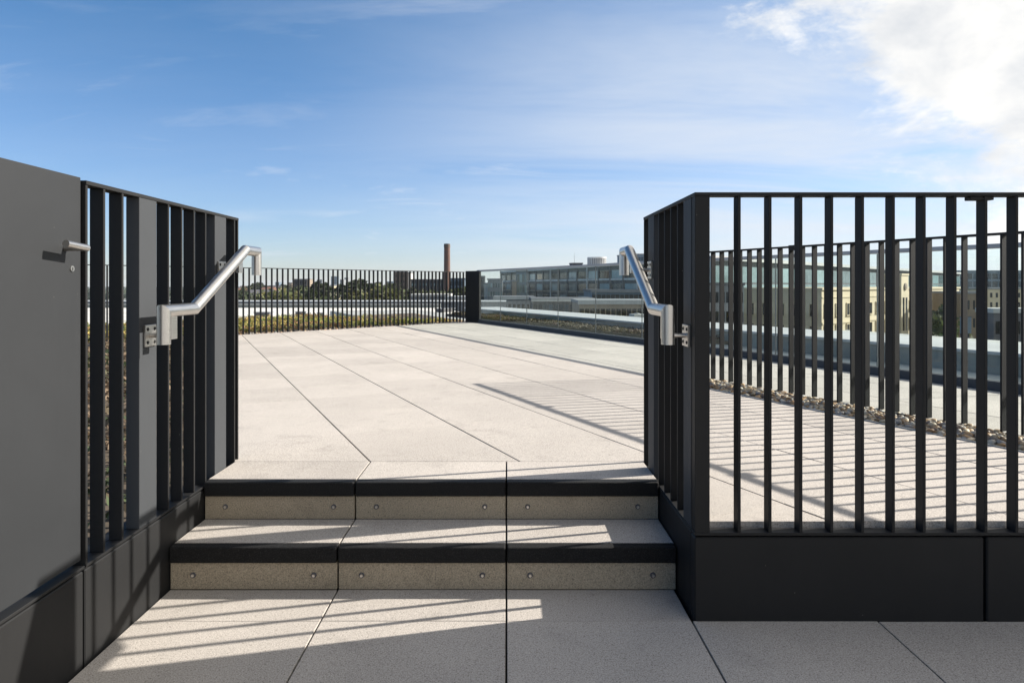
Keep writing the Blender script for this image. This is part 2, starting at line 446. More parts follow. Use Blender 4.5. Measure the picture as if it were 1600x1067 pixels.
# ---------------- railings
BT, BD = 0.010, 0.044           # bar thickness, bar depth
ZR0, ZR1 = 0.287, 1.383
def bar_proto(name, sx, sy, z0, z1, m=None): return MB().box(-sx/2, sx/2, -sy/2, sy/2, z0, z1).mesh(name, m or M['black'])
def put(name, me, loc, parent, rz=0, bevel=0.0012):
    o = bpy.data.objects.new(name, me); C.objects.link(o); o.location = loc; o.rotation_euler = (0, 0, rz); o.parent = parent
    if bevel:
        b = o.modifiers.new('bevel', 'BEVEL'); b.width = bevel; b.segments = 1; b.limit_method = 'ANGLE'
    return o
def handrail(parent, px, py, sgn):
    """sgn +1: stands off towards +X (left railing), -1: the mirror image; px,py = parent's world x,y"""
    face = (-1.2 if sgn > 0 else 0.608)
    X = face + sgn*0.080 - px
    P = lambda y, z: (X, y-py, z)
    r = 0.0215
    o = MB().tube([P(2.232, 0.890), P(2.232, 0.999), P(2.448, 0.999), P(2.928, 1.233), P(3.062, 1.233), P(3.062, 1.128)], r, 24).build('handrail', M['steel'], parent)
    for (yy, zz, zt) in ((2.293, 0.915, 0.985), (2.868, 1.147, 1.19)):
        f = face-px
        b = MB()
        b.box(min(f+sgn*0.0005, f+sgn*0.008), max(f+sgn*0.0005, f+sgn*0.008), yy-py-0.037, yy-py+0.037, zz-0.036, zz+0.036)
        b.cyl((f+sgn*0.008, yy-py, zz), (X, yy-py, zz), 0.008, 0.008, 12)
        b.box(X-0.006, X+0.006, yy-py-0.02, yy-py+0.02, zz-0.012, zt)
        b = b.build('bracket', M['steel'], o, 0.001, 1)
        for ey in (-0.022, 0.022):
            for ez in (-0.022, 0.022):
                MBs.append((f+sgn*0.008, yy-py+ey, zz+ez, sgn, b))
    return o
MBs = []
def side_layout(root, face, sgn, ylist, posts, m):
    # sgn +1: bars lie behind face towards -X
    xc = face - sgn*BD/2
    for y in ylist: put('baluster', m, (xc-root.location.x, y-root.location.y, 0), root)
    for (a, b) in posts:
        put('post', bar_proto('post', BD, b-a, ZR0+0.0002, ZR1-0.0122, M['satin']), (xc-root.location.x, (a+b)/2-root.location.y, 0), root)

bar_y = bar_proto('baluster', BD-0.002, BT, ZR0+0.0002, ZR1-0.0122)     # runs along Y, thin in Y
bar_x = bar_proto('baluster', BT, BD-0.002, ZR0+0.0002, ZR1-0.0122)
yl = [2.43, 2.53, 2.63, 2.73, 3.02]
posts = [(2.233, 2.343), (2.812, 2.924)]
# left
LR = empty('railing', (-1.2, 1.945, 0), label='dark metal railing with steel handrail on the left of the steps, beside the solid gate', cat='railing')
side_layout(LR, -1.2, 1, [1.955, 2.041, 2.139]+yl, posts, bar_y)
rx, ry = LR.location.x, LR.location.y
put('top_rail', MB().box(-BD, 0.001, 1.950-ry, 3.060-ry, ZR1-0.012, ZR1).mesh('top_rail', M['black']), (0, 0, 0), LR)
put('bottom_rail', MB().box(-BD, 0.001, 1.950-ry, 3.060-ry, ZR0-0.008, ZR0).mesh('bottom_rail', M['black']), (0, 0, 0), LR)
put('end_plate', MB().box(-BD, 0, 3.050-ry, 3.060-ry, ZR0+0.0002, ZR1-0.0122).mesh('end_plate', M['black']), (0, 0, 0), LR)
for (a, b) in ((0.2, 1.9385), (1.9465, 3.060)):
    put('plinth_panel', MB().box(-0.06, -0.001, a-ry, b-ry, -0.03, ZR0-0.014).mesh('plinth_panel', M['black']), (0, 0, 0), LR, 0, 0.003)
put('ledge', MB().box(-0.07, 0.001, 0.2-ry, 1.9425-ry, ZR0-0.008, ZR0).mesh('ledge', M['black']), (0, 0, 0), LR)
put('backing', MB().box(-0.10, -0.062, 0.2-ry, 3.06-ry, -0.03, ZR0-0.010).mesh('backing', M['hollow']), (0, 0, 0), LR, 0, 0)
handrail(LR, rx, ry, 1)
# the solid gate leaf
GA = empty('gate', (-1.207, 1.93, 0), label='solid dark grey sheet metal gate with steel lever handle left of the railing', cat='gate')
gpan = MB().box(-0.040, 0, -1.5, 0.0065, 0.304, 1.389).build('panel', M['gatepaint'], GA, 0.002, 2)
hz = CAMZ+(445-384)*1.87/F
h = MB()
h.cyl((0.0, -0.085, hz-0.012), (0.004, -0.085, hz-0.012), 0.016, 0.016, 20)
h.tube([(0.003, -0.085, hz-0.012), (0.05, -0.085, hz-0.006), (0.055, -0.02, hz-0.002)], 0.0105, 16)
h = MB()
h.cyl((0.0005, -0.062, hz-0.006), (0.052, -0.062, hz-0.006), 0.009, 0.009, 16)
h.tube([(0.052, -0.140, hz+0.001), (0.052, -0.050, hz-0.006)], 0.0098, 18)
h.build('handle', M['steel'], GA, 0.0012, 2)
kz = CAMZ+(445-420)*1.90/F
k = MB().cyl((0.0004, -0.034, kz), (0.003, -0.034, kz), 0.0085, 0.008, 18).build('lock', M['steel'], GA)
MB().box(0.0025, 0.0035, -0.0355, -0.0325, kz-0.005, kz+0.004).build('keyhole', M['hollow'], k)

# right (return + front run, one thing)
RR = empty('railing', (0.608, 2.2, 0), label='dark metal railing right of the steps, turning the corner above a long black plinth', cat='railing')
rx, ry = 0.608, 2.2
side_layout(RR, 0.608, -1, yl, posts, bar_y)
put('corner_post', MB().box(0, 0.048, 0, 0.044, ZR0+0.0002, ZR1-0.0122).mesh('corner_post', M['black']), (0, 0, 0), RR)
XE = 4.1
for k in range(1, 35):
    put('baluster', bar_x, (0.657+0.0995*k-BT/2-rx, BD/2, 0), RR)
put('top_rail', MB().box(-0.001, XE-rx, -0.001, BD, ZR1-0.012, ZR1).box(-0.001, BD, BD+0.0005, 3.022-ry, ZR1-0.012, ZR1).mesh('top_rail', M['black']), (0, 0, 0), RR)
put('bottom_rail', MB().box(-0.001, XE-rx, -0.001, BD, ZR0-0.010, ZR0).box(-0.001, BD, BD+0.0005, 3.022-ry, ZR0-0.010, ZR0).mesh('bottom_rail', M['black']), (0, 0, 0), RR)
xj = (1541-791)/485.0
for (a, b) in ((0.608, xj-0.005), (xj+0.005, 3.2), (3.21, XE)):
    put('plinth_panel', MB().box(a-rx, b-rx, 0.002, 0.05, -0.03, ZR0-0.016).mesh('plinth_panel', M['black']), (0, 0, 0), RR, 0, 0.004)
put('plinth_panel', MB().box(0.0, 0.05, 0.0505, 3.022-ry, -0.03, ZR0-0.012).mesh('plinth_panel', M['black']), (0, 0, 0), RR, 0, 0.003)
put('backing', MB().box(0.051, XE-rx, 0.051, 0.058, -0.03, ZR0-0.011).mesh('backing', M['hollow']), (0, 0, 0), RR, 0, 0)
put('splice_tab', MB().box(xj-0.045-rx, xj+0.03-rx, 0.006, 0.038, ZR1-0.024, ZR1-0.0123).mesh('splice_tab', M['black']), (0, 0, 0), RR)
handrail(RR, rx, ry, -1)
sme = MB().cyl((0, 0, 0), (0.0022, 0, 0), 0.0062, 0.005, 12).mesh('screw', M['rail_grey'])
for (x, y, z, sg, b) in MBs:
    o = bpy.data.objects.new('screw', sme); C.objects.link(o); o.location = (x, y, z); o.parent = b
    if sg < 0: o.rotation_euler = (0, 0, pi)
    # screws belong to the bracket's look: merged below
# brackets are already sub-parts, so their screws are welded into the bracket mesh
for (x, y, z, sg, b) in MBs:
    pass
def weld_screws():
    for b in {q[4] for q in MBs}:
        bm = bmesh.new(); bm.from_mesh(b.data)
        if len(b.data.materials) < 2: b.data.materials.append(M['hollow'])
        for ch in list(b.children):
            n0 = len(bm.faces)
            mtx = Matrix.Translation(ch.location) @ ch.rotation_euler.to_matrix().to_4x4()
            tmp = ch.data.copy(); tmp.transform(mtx); bm.from_mesh(tmp); bpy.data.meshes.remove(tmp)
            bm.faces.ensure_lookup_table()
            for f_ in bm.faces[n0:]: f_.material_index = 1
            bpy.data.objects.remove(ch)
        bm.to_mesh(b.data); bm.free()
weld_screws()

def run_fence(root, n, step, z0, z1, rail_extra, label_parts=True, tabs=()):
    me = bar_proto('baluster', BT, BD-0.002, z0, z1-0.0122)
    for k in range(n): put('baluster', me, (0.02+k*step, 0, 0), root, 0, 0)
    L = 0.04+(n-1)*step+rail_extra
    put('top_rail', MB().box(0, L, -BD/2, BD/2, z1-0.012, z1).mesh('top_rail', M['black']), (0, 0, 0), root, 0, 0)
    for t in tabs:
        put('splice_tab', MB().box(t-0.03, t+0.03, -BD/2-0.004, BD/2+0.004, z1-0.030, z1+0.005).mesh('splice_tab', M['black']), (0, 0, 0), root, 0, 0)
    return L
# far railing
FR = empty('railing', (FF0.x, FF0.y, 0), math.atan2(FFU.y, FFU.x), 'dark railing along the far edge of the deck, in front of the sedum bed', 'railing')
run_fence(FR, 92, 0.0972, DK-0.03, 1.357, 0)
put('bottom_rail', MB().box(0, 8.9, -BD/2, BD/2, DK-0.055, DK-0.0302).mesh('bottom_rail', M['black']), (0, 0, 0), FR, 0, 0)
# its broad end panel, square to the glass
ep = at(727, 14.30); eq = at(748.5, 14.02)
ed = Vector((eq.x-ep.x, eq.y-ep.y)); ang = math.atan2(ed.y, ed.x)
loc = Matrix.Rotation(-math.atan2(FFU.y, FFU.x), 4, 'Z') @ Vector((ep.x-FF0.x, ep.y-FF0.y, 0))
put('end_panel', MB().box(0, ed.length, 0, 0.06, DK-0.05, 1.372).mesh('end_panel', M['black']), tuple(loc), FR, ang-math.atan2(FFU.y, FFU.x), 0.004)
# middle railing on the right, beside the gravel
p0 = ds(3.845, -0.55)
MR = empty('railing', (p0[0], p0[1], 0), PANG, 'dark railing standing at the back of the pebble strip, behind the front railing', 'railing')
run_fence(MR, 53, 0.0990, DK+0.018, 1.357, 0, tabs=(2.33, 4.05))
put('bottom_rail', MB().box(0, 5.19, -0.006, 0.006, DK-0.02, DK+0.012).mesh('bottom_rail', M['black']), (0, 0, 0), MR, 0, 0)
for t in (0.45, 2.33, 4.2, 5.15):
    put('foot_plate', MB().box(t-0.02, t+0.02, -0.02, 0.02, DK-0.08, DK+0.017).mesh('foot_plate', M['black']), (0, 0, 0), MR, 0, 0)

# ---------------- glass balustrade
g0 = ds(5.406, 13.10)
GB = empty('glass_balustrade', (g0[0], g0[1], 0), PANG+pi, 'frameless glass balustrade with a grey top rail along the right edge of the deck', 'balustrade')
step = 1.1345
for k in range(12):
    a, b = k*step+0.004, (k+1)*step-0.004
    MB().box(a, b, -0.009, 0.009, DK+0.02, 1.352).build('glass_pane', M['glass'], GB)
    if k: MB().box(k*step-0.0035, k*step+0.0035, -0.0055, 0.0055, DK+0.07, 1.351).build('joint_seal', M['slate'], GB)
MB().box(0, 12*step, -0.026, 0.026, 1.353, 1.388).build('top_rail', M['rail_grey'], GB, 0.004, 2)
MB().box(0, 12*step, -0.04, -0.012, DK-0.06, DK+0.07).box(0, 12*step, 0.012, 0.04, DK-0.06, DK+0.07).box(0, 12*step, -0.011, 0.011, DK-0.06, DK+0.015).build('base_channel', M['dark_clad'], GB, 0.003, 1)

# ---------------- terrace beyond the glass
def dstrip(d0, d1, s0, s1, z0, z1): return MB().prism([ds(d0, s0), ds(d1, s0), ds(d1, s1), ds(d0, s1)], z0, z1)
tag(dstrip(5.47, 9.16, -8, 30, -0.3, -0.04).build('lower_terrace', M['lowroof']), kind='structure')
PW = empty('parapet_wall', (*ds(9.2, 5), 0), 0, 'wide pale parapet ledge running beyond the glass balustrade', 'parapet')
o = dstrip(9.17, 10.5, -12, 23.5, -3.0, 0.205); o.v = [(x-PW.location.x, y-PW.location.y, z) for x, y, z in o.v]; o.build('upstand', M['upstand'], PW)
o = dstrip(9.12, 10.55, -12, 23.6, 0.2055, 0.25); o.v = [(x-PW.location.x, y-PW.location.y, z) for x, y, z in o.v]; o.build('coping', M['coping'], PW, 0.006, 1)

# ---------------- loose stones and sedum
ICO = None
def ico():
    global ICO
    if ICO is None:
        bm = bmesh.new(); bmesh.ops.create_icosphere(bm, subdivisions=2, radius=1)
        ICO = ([v.co.copy() for v in bm.verts], [tuple(v.index for v in f_.verts) for f_ in bm.faces]); bm.free()
    return ICO
PEB = [(0.32, 0.20, 0.10), (0.40, 0.29, 0.17), (0.46, 0.37, 0.25), (0.20, 0.14, 0.10), (0.36, 0.21, 0.09), (0.16, 0.13, 0.11), (0.46, 0.41, 0.33), (0.29, 0.17, 0.08), (0.27, 0.25, 0.23)]
def pebbles(name, pts, r0, r1):
    V, Fc = ico(); mb = MB(); cols = []
    for (x, y, z) in pts:
        r = random.uniform(r0, r1); sx, sy, sz = r*random.uniform(0.9, 1.5), r*random.uniform(0.7, 1.0), r*random.uniform(0.45, 0.75)
        e = Matrix.Rotation(random.uniform(0, 6.3), 3, 'Z') @ Matrix.Rotation(random.uniform(-0.6, 0.6), 3, 'X') @ Matrix.Rotation(random.uniform(-0.5, 0.5), 3, 'Y')
        ph = Vector((random.random()*50, random.random()*50, random.random()*50))
        vs = []
        for v in V:
            q = v*(1+0.22*noise.noise(v*0.9+ph))
            vs.append(e @ Vector((q.x*sx, q.y*sy, q.z*sz)) + Vector((x, y, z)))
        mb.add(vs, Fc, True)
        c = random.choice(PEB); k = random.uniform(0.65, 1.1)
        cols += [tuple(min(0.7, q*k) for q in c)]*len(Fc)
    o = mb.build(name, M['pebble']); set_col(o, cols)
    return tag(o, kind='stuff')
tag(MB().prism([ds(GE0+0.012, -1.2), ds(GE1-0.002, -1.2), ds(GE1-0.002, 4.74), ds(GE0+0.012, 4.74)], DK-0.11, DK-0.035).build('gravel_bed', M['soil']), kind='structure')
pts = []
for _ in range(3900):
    s_ = random.uniform(0.9, 4.72); d_ = random.uniform(GE0+0.024, GE1-0.015)
    pts.append((*ds(d_, s_), DK-0.016+random.uniform(-0.008, 0.020)+0.012*sin((d_-GE0)/(GE1-GE0)*pi)))
tag(pebbles('gravel', pts, 0.014, 0.025), 'brown and cream river pebbles in the strip before the middle railing', 'gravel')
pts = []
for _ in range(1500):
    t = random.uniform(-0.1, 6.0); w = abs(random.gauss(0, 0.22))
    q = FF0 + FFU*t + FFN*(w+0.02-random.random()*0.05)
    pts.append((q.x, q.y, DK-0.02+random.uniform(-0.012, 0.02)))
tag(pebbles('gravel', pts, 0.016, 0.034), 'cream and brown pebbles along the foot of the far railing', 'gravel')

SED = [(0.24, 0.25, 0.06), (0.34, 0.31, 0.08), (0.14, 0.18, 0.05), (0.40, 0.30, 0.09), (0.30, 0.16, 0.08), (0.10, 0.14, 0.05), (0.38, 0.36, 0.12)]
SEDL = [(0.10, 0.11, 0.05), (0.06, 0.08, 0.035), (0.20, 0.14, 0.09), (0.13, 0.10, 0.06), (0.26, 0.19, 0.13)]
def tufts(name, pts, h0, h1, pal, leaf=0.03, per=7):
    mb = MB(); cols = []
    for (x, y, z) in pts:
        hh = random.uniform(h0, h1)
        pn_ = noise.noise(Vector((x*0.7, y*0.7, 3.0)))
        ci = int(max(0, min(len(pal)-1, (pn_*0.9+0.5)*len(pal)+random.uniform(-1.6, 1.6))))
        for _ in range(per):
            a = random.uniform(0, 6.283); t = random.uniform(0.2, 1.1)
            c = Vector((x+random.gauss(0, 0.05), y+random.gauss(0, 0.05), z+hh*random.random()))
            d1 = Vector((cos(a), sin(a), t)).normalized(); d2 = d1.cross(Vector((random.random()-.5, random.random()-.5, 1))).normalized()
            L = leaf*random.uniform(0.6, 1.5); w = L*0.45
            mb.add([c-d2*w, c+d1*L, c+d2*w, c-d1*L*0.5], [(0, 1, 2, 3)])
            k = random.uniform(0.65, 1.3); q = pal[ci]; cols.append(tuple(v*k for v in q))
    o = mb.build(name, M['leaf']); set_col(o, cols); return tag(o, kind='stuff')
bedpoly = [tuple(FF0+FFN*0.1-FFU*0.6), tuple(FF0+FFN*5.2-FFU*3.0), tuple(FF0+FFN*5.2+FFU*12), tuple(FF0+FFN*0.1+FFU*12)]
tag(MB().prism(bedpoly, -0.4, DK-0.05).build('planting_bed', M['soil']), kind='structure')
pts = []
for _ in range(7000):
    t = random.uniform(-0.2, 6.8); w = 0.35+4.8*random.random()**1.3
    if w > 3 and t < 0.3: t = random.uniform(-1.5, 6.8)
    q = FF0+FFU*t+FFN*w
    if noise.noise(Vector((q.x*1.1, q.y*1.1, 0))) < -0.28: continue
    pts.append((q.x, q.y, DK-0.05))
tag(tufts('sedum', pts, 0.01, 0.12, SED, 0.032), 'yellow green sedum with rusty patches behind the far railing', 'sedum')
# bed on the left, seen through the slits of the left railing
lb = [(-1.32, 0.2), (-1.32, 3.0), ds(0.10, 3.3), tuple(FF0+FFU*5.55-FFN*0.1), tuple(FF0+FFU*11-FFN*0.1), (-7.6, 0.2)]
tag(MB().prism(lb, -0.1, DK-0.07).build('planting_bed', M['soil']), kind='structure')
pts = []
while len(pts) < 3200:
    x, y = random.uniform(-6.5, -1.36), random.uniform(2.0, 9.5)
    if PN.x*x+PN.y*y > 0.05 and y > 3: continue
    if (Vector((x, y))-FF0).dot(FFN) > -0.2: continue
    pts.append((x, y, DK-0.07))
tag(tufts('sedum', pts, 0.03, 0.16, SEDL, 0.035), 'low green and rust planting left of the dark railing', 'sedum')
pts = []
for _ in range(3600):
    s_ = random.uniform(10.0, 23); d_ = random.uniform(8.5, 9.1)
    if s_ < 13 and d_ < 8.5+(13-s_)*0.19: continue
    pts.append((*ds(d_, s_), 0.035+0.03*noise.noise(Vector((s_*0.8, d_*1.5, 0)))))
tag(MB().prism([ds(9.05, 10.0), ds(9.165, 9.8), ds(9.165, 23.4), ds(8.45, 23.4), ds(8.45, 13)], -0.039, 0.03).build('planting_bed', M['soil']), kind='structure')
tag(tufts('sedum', pts, 0.01, 0.10, [(0.075, 0.062, 0.038), (0.055, 0.045, 0.03), (0.10, 0.085, 0.04), (0.08, 0.05, 0.035)], 0.04, 6), 'dark brown sedum strip against the ledge beyond the glass', 'sedum')

# ---------------- neighbouring roofs
tag(MB().prism([(-70, 17), (-3.2, 21.5), (2, 31), (-6, 62.0), (-70, 62.0)], -1.4, -1.0).build('white_roof', M['membrane']), kind='structure')
PF = empty('parapet_wall', (-30, 62, -1.0), 0, 'low grey parapet with a pale coping at the far side of the white roof', 'parapet')
MB().box(-45, 24, 0.02, 0.4, -8, 0.27).build('upstand', M['upstand'], PF); MB().box(-45, 24, -0.06, 0.45, 0.2705, 0.36).build('coping', M['coping'], PF)
PF2 = empty('parapet_wall', (-30, 78, -1.0), 0, 'second pale roof edge behind the white roof', 'parapet')
MB().box(-60, 30, 0, 6, -8, 0.05).build('upstand', M['grey_clad'], PF2); MB().box(-60, 30, -0.1, 6, 0.0505, 0.2).build('coping', M['coping'], PF2)
vent = None
for i, (px, py, Y, w) in enumerate(((412, 496, 45, 1.6), (470, 492, 47, 1.1), (500, 494, 44, 0.5), (590, 488, 50, 1.3), (640, 488, 49, 2.6), (695, 486, 52, 2.4))):
    p = at(px, Y, py)
    if vent is None:
        vent = empty('roof_vent', (0, 0, 0), 0, 'low dark vent box on the white roof', 'roof vent', 'dark vents scattered on the white roof')
        MB().box(-0.5, 0.5, -0.35, 0.35, 0.08, 0.42).build('body', M['slate'], vent, 0.02, 1)
        MB().box(-0.56, 0.56, -0.41, 0.41, 0.4205, 0.50).build('cap', M['grey_clad'], vent)
        MB().box(-0.45, 0.45, -0.3, 0.3, 0, 0.0795).build('plinth', M['upstand'], vent)
        vent.location = (p.x, p.y, -1.0); vent.scale = (w*0.6, 1, 0.6)
    else:
        copy_tree(vent, (p.x, p.y, -1.0), 0.2*i, (w*0.6, 1, 0.4+0.1*(i % 3)))
tag(dstrip(11.16, 75, -30, 60, -5.4, -4.6).build('lower_roof', M['lowroof']), kind='structure')
# plant units on the lower roof
def unit(px, py, Y, w, h, d, label):
    p = at(px, Y, py); u = empty('ventilation_unit', (p.x, p.y, -4.6), 0.35, label, 'ventilation unit', 'ventilation units on the lower roof')
    MB().box(-w/2, w/2, -d/2, d/2, 0.1, h).build('casing', M['coping'], u, 0.02, 1)
    MB().box(-w*0.46, w*0.46, -d*0.45, d*0.45, 0, 0.0995).build('plinth', M['slate'], u)
    for k in range(2): MB().box(-w*0.42+k*w*0.45, -w*0.05+k*w*0.45, -d/2-0.03, -d/2-0.001, h*0.25, h*0.85).build('grille', M['grey_clad'], u)
    MB().cyl((0, 0, h+0.001), (0, 0, h+0.12), w*0.22, w*0.2, 20).build('fan_cowl', M['grey_clad'], u)
unit(995, 495, 96, 1.7, 1.6, 1.4, 'pale grey ventilation unit on the roof beside the right handrail')
unit(760, 482, 100, 2.4, 2.0, 1.6, 'white ventilation unit beyond the far left glass pane')
unit(783, 478, 103, 1.9, 1.7, 1.4, 'small grey ventilation unit right of the white one')

# ---------------- ground and city
tag(MB().add([(-6000, -300, -24), (6000, -300, -24), (6000, 9000, -24), (-6000, 9000, -24)], [(0, 1, 2, 3)]).build('ground', M['ground']), kind='structure')
# the building this deck belongs to
OB = empty('roof_building', (0, 3, -24), 0, 'building under the paved roof deck and steps', 'building')
MB().prism([(-9, -7), (6, -7), (8, -1), (3.2, 14), (-2, 19.5), (-9, 12)], 0, 23.68).build('wall', M['grey_clad'], OB)

GZ = -24.0
def windows(root, A, B, z_top, floors, fh, bays, wh, ww, m, inset=0.06, skip=(), frame=None, name='window'):
    """A,B: ends of the facade in root space (seen left to right); each window one part"""
    A = Vector(A); B = Vector(B); L = (B-A).length; u = (B-A)/L; n = Vector((u.y, -u.x)); bw = L/bays
    a = math.atan2(u.y, u.x)
    me = MB().box(-bw*ww/2, bw*ww/2, -0.05, 0.04, -wh/2, wh/2).mesh(name, m)
    fme = None
    if frame is not None:
        hw = bw*ww/2
        fme = MB().box(-hw-0.15, -hw, -0.18, -0.001, -wh/2, wh/2).box(hw, hw+0.15, -0.18, -0.001, -wh/2, wh/2).box(-hw-0.15, hw+0.15, -0.2, -0.001, wh/2+0.001, wh/2+0.16).box(-hw-0.2, hw+0.2, -0.25, -0.001, -wh/2-0.18, -wh/2-0.001).box(-0.05, 0.05, -0.1, -0.051, -wh/2, wh/2).mesh('frame', frame)
    for fl in range(floors):
        for b in range(bays):
            if (fl, b) in skip: continue
            p = A+u*(bw*(b+0.5))
            o = bpy.data.objects.new(name, me); C.objects.link(o); o.parent = root
            o.location = (p.x, p.y, z_top-fh*fl); o.rotation_euler = (0, 0, a)
            if fme is not None:
                q = bpy.data.objects.new('frame', fme); C.objects.link(q); q.parent = o
def block(px0, px1, py, Y, depth, m, label, win=None, floors=4, bays=5, fh=3.4, wh=1.5, ww=0.6, cat='building', group=None, roof='flat', name='building', rz=0.0, cap=None, fascia=None):
    a = at(px0, Y, py); b = at(px1, Y, py); w = b.x-a.x; H = a.z-GZ
    r = empty(name, ((a.x+b.x)/2, Y, GZ), rz, label, cat, group)
    MB().box(-w/2, w/2, 0, depth, 0, H).build('wall', m, r)
    if win is not None: windows(r, (-w/2, -0.0), (w/2, -0.0), H-fh*0.62, floors, fh, bays, wh, ww, win)
    if fascia is not None: MB().box(-w/2-0.25, w/2+0.25, -0.32, -0.201, H-0.15, H+0.55).build('fascia', fascia, r)
    if roof == 'flat': MB().box(-w/2-0.2, w/2+0.2, -0.2, depth+0.2, H+0.0005, H+0.5).build('roof', cap or M['grey_clad'], r)
    elif roof == 'pitched':
        mb = MB(); hh = min(w, depth)*0.35
        mb.add([(-w/2-.3, -.3, H), (w/2+.3, -.3, H), (w/2+.3, depth+.3, H), (-w/2-.3, depth+.3, H), (-w/2-.3, depth/2, H+hh), (w/2+.3, depth/2, H+hh)],
               [(0, 1, 5, 4), (2, 3, 4, 5), (0, 4, 3), (1, 2, 5), (0, 3, 2, 1)])
        rf = mb.build('roof', cap or M['slate'], r)
        MB().box(-w*0.35, -w*0.35+0.9, depth/2-0.4, depth/2+0.4, H+hh*0.5, H+hh+1.2).build('chimney', M['brick_brown'], rf)
    return r
# -- left part, seen through the far railing
block(457, 479, 437, 420, 12, M['dark_clad'], 'dark slab block with a pale right flank behind the far railing', M['win_dark'], 6, 6, 3.0, 1.6, 0.7)
block(479.5, 484, 436.5, 421, 10, M['tan_clad'], 'narrow tan strip added as the sunlit right flank of the dark slab block', None)  # added strip: the slab block's sunlit flank, put in as tan colour
block(516.5, 521.5, 447, 300, 5, M['cream'], 'slim cream tower among the dark trees', M['win_dark'], 3, 2, 4.5, 1.2, 0.4)
block(531, 535, 455, 260, 4, M['cream'], 'small cream block right of the slim cream tower', M['win_dark'], 2, 2, 3, 1.2, 0.4)
block(523.5, 528, 464, 240, 4, M['cream'], 'low cream block at the foot of the slim cream tower', None)
block(517, 526, 432, 1700, 25, M['far_blue'], 'far hazy blue glass tower on the skyline', M['win_blue'], 6, 5, 6, 2.5, 0.7, cat='tower')
block(531, 537, 437, 1500, 20, M['far_grey'], 'far grey tower right of the hazy blue tower', M['win_blue'], 5, 4, 6, 2.5, 0.7, cat='tower')
block(538, 544, 434, 1800, 20, M['far_grey'], 'taller far grey tower standing behind the trees', M['win_blue'], 5, 4, 6, 2.5, 0.7, cat='tower')
block(495, 503, 437, 1900, 22, M['far_grey'], 'far pale tower between the slab block and blue tower', M['win_blue'], 5, 4, 6, 2.5, 0.6, cat='tower')
block(602, 614, 440, 1600, 22, M['far_blue'], 'far blue tower just left of the brown tower', M['win_blue'], 4, 5, 6, 2.5, 0.7, cat='tower')
block(430, 436, 441, 1500, 20, M['far_blue'], 'far blue block above the houses left of the slab block', None, cat='tower')
block(449, 456, 442, 900, 12, M['tan_clad'], 'small tan block left of the dark slab block', None)
block(617, 637, 425.5, 330, 9, M['brick_brown'], 'tall brown brick tower behind the far railing', M['win_dark'], 5, 5, 2.8, 1.2, 0.35, cat='tower', rz=0.12)
block(637.3, 641.5, 427, 331, 8, M['white_render'], 'pale strip added as the sunlit right side of the brown tower', None)  # added for the brown tower's sun-facing side, its light put in as pale colour
block(642, 694, 438, 300, 14, M['dark_clad'], 'long dark block with small windows between the tower and chimney', M['win_pale'], 4, 12, 3.0, 1.0, 0.35, cap=M['slate'])
block(694, 726, 436.5, 270, 12, M['blue_clad'], 'blue glazed block behind the brick chimney', M['win_blue'], 5, 8, 2.6, 1.7, 0.8, cap=M['blue_clad'])
block(641, 700, 463, 150, 10, M['grey_clad'], 'low grey roof in front of the long dark block', M['win_dark'], 1, 8, 3, 1.2, 0.6, cap=M['white_render'])
block(697, 745, 468, 110, 8, M['brown_wall'], 'low brown wall block behind the end of the far railing', M['win_dark'], 1, 4, 3, 1.2, 0.6, cap=M['coping'])
CH = empty('brick_chimney', tuple(at(698.5, 250)[:2])+(GZ,), 0, 'tall round red brick chimney stack with a dark top above the far railing', 'chimney')
ztop = at(698, 250, 381).z-GZ; zb = 0
MB().cyl((0, 0, 0), (0, 0, ztop-1.3), 1.45, 1.10, 28).build('stack', M['brick_red'], CH)
MB().cyl((0, 0, ztop-1.2995), (0, 0, ztop-0.25), 1.20, 1.18, 28).build('cap', M['brick_brown'], CH)
MB().cyl((0, 0, ztop-0.2495), (0, 0, ztop), 1.1, 1.1, 28).build('rim', M['slate'], CH)
for k in range(7):
    zz = ztop-3-k*3.0; rr = 1.10+0.35*(ztop-1.3-zz)/ztop+0.02
    MB().cyl((0, 0, zz), (0, 0, zz+0.12), rr, rr, 28).build('iron_band', M['slate'], CH)

# -- the big glazed office behind the glass balustrade
ZRF = 6.2
P1 = at(783, 300); P2 = at(1112, 140); P3 = at(1500, 330)
OF = empty('office_building', (P2.x, P2.y, GZ), 0, 'long glazed office block with dark bays and a white cornice beyond the glass balustrade', 'building')
rel = lambda p: (p.x-P2.x, p.y-P2.y)
H = ZRF-GZ
back = [rel(P1), rel(P2), rel(P3), (rel(P3)[0]-30, rel(P3)[1]+60), (rel(P1)[0]+20, rel(P1)[1]+60)]
MB().prism(back, 0, H).build('wall', M['dark_clad'], OF)
off = 0.7
mb = MB(); mb.prism([(rel(P1)[0]-0.6, rel(P1)[1]-0.6), (rel(P2)[0], rel(P2)[1]-1.6), (rel(P3)[0]+0.6, rel(P3)[1]-0.8), back[3], back[4]], H+0.001, H+0.8)
mb.build('roof', M['coping'], OF)
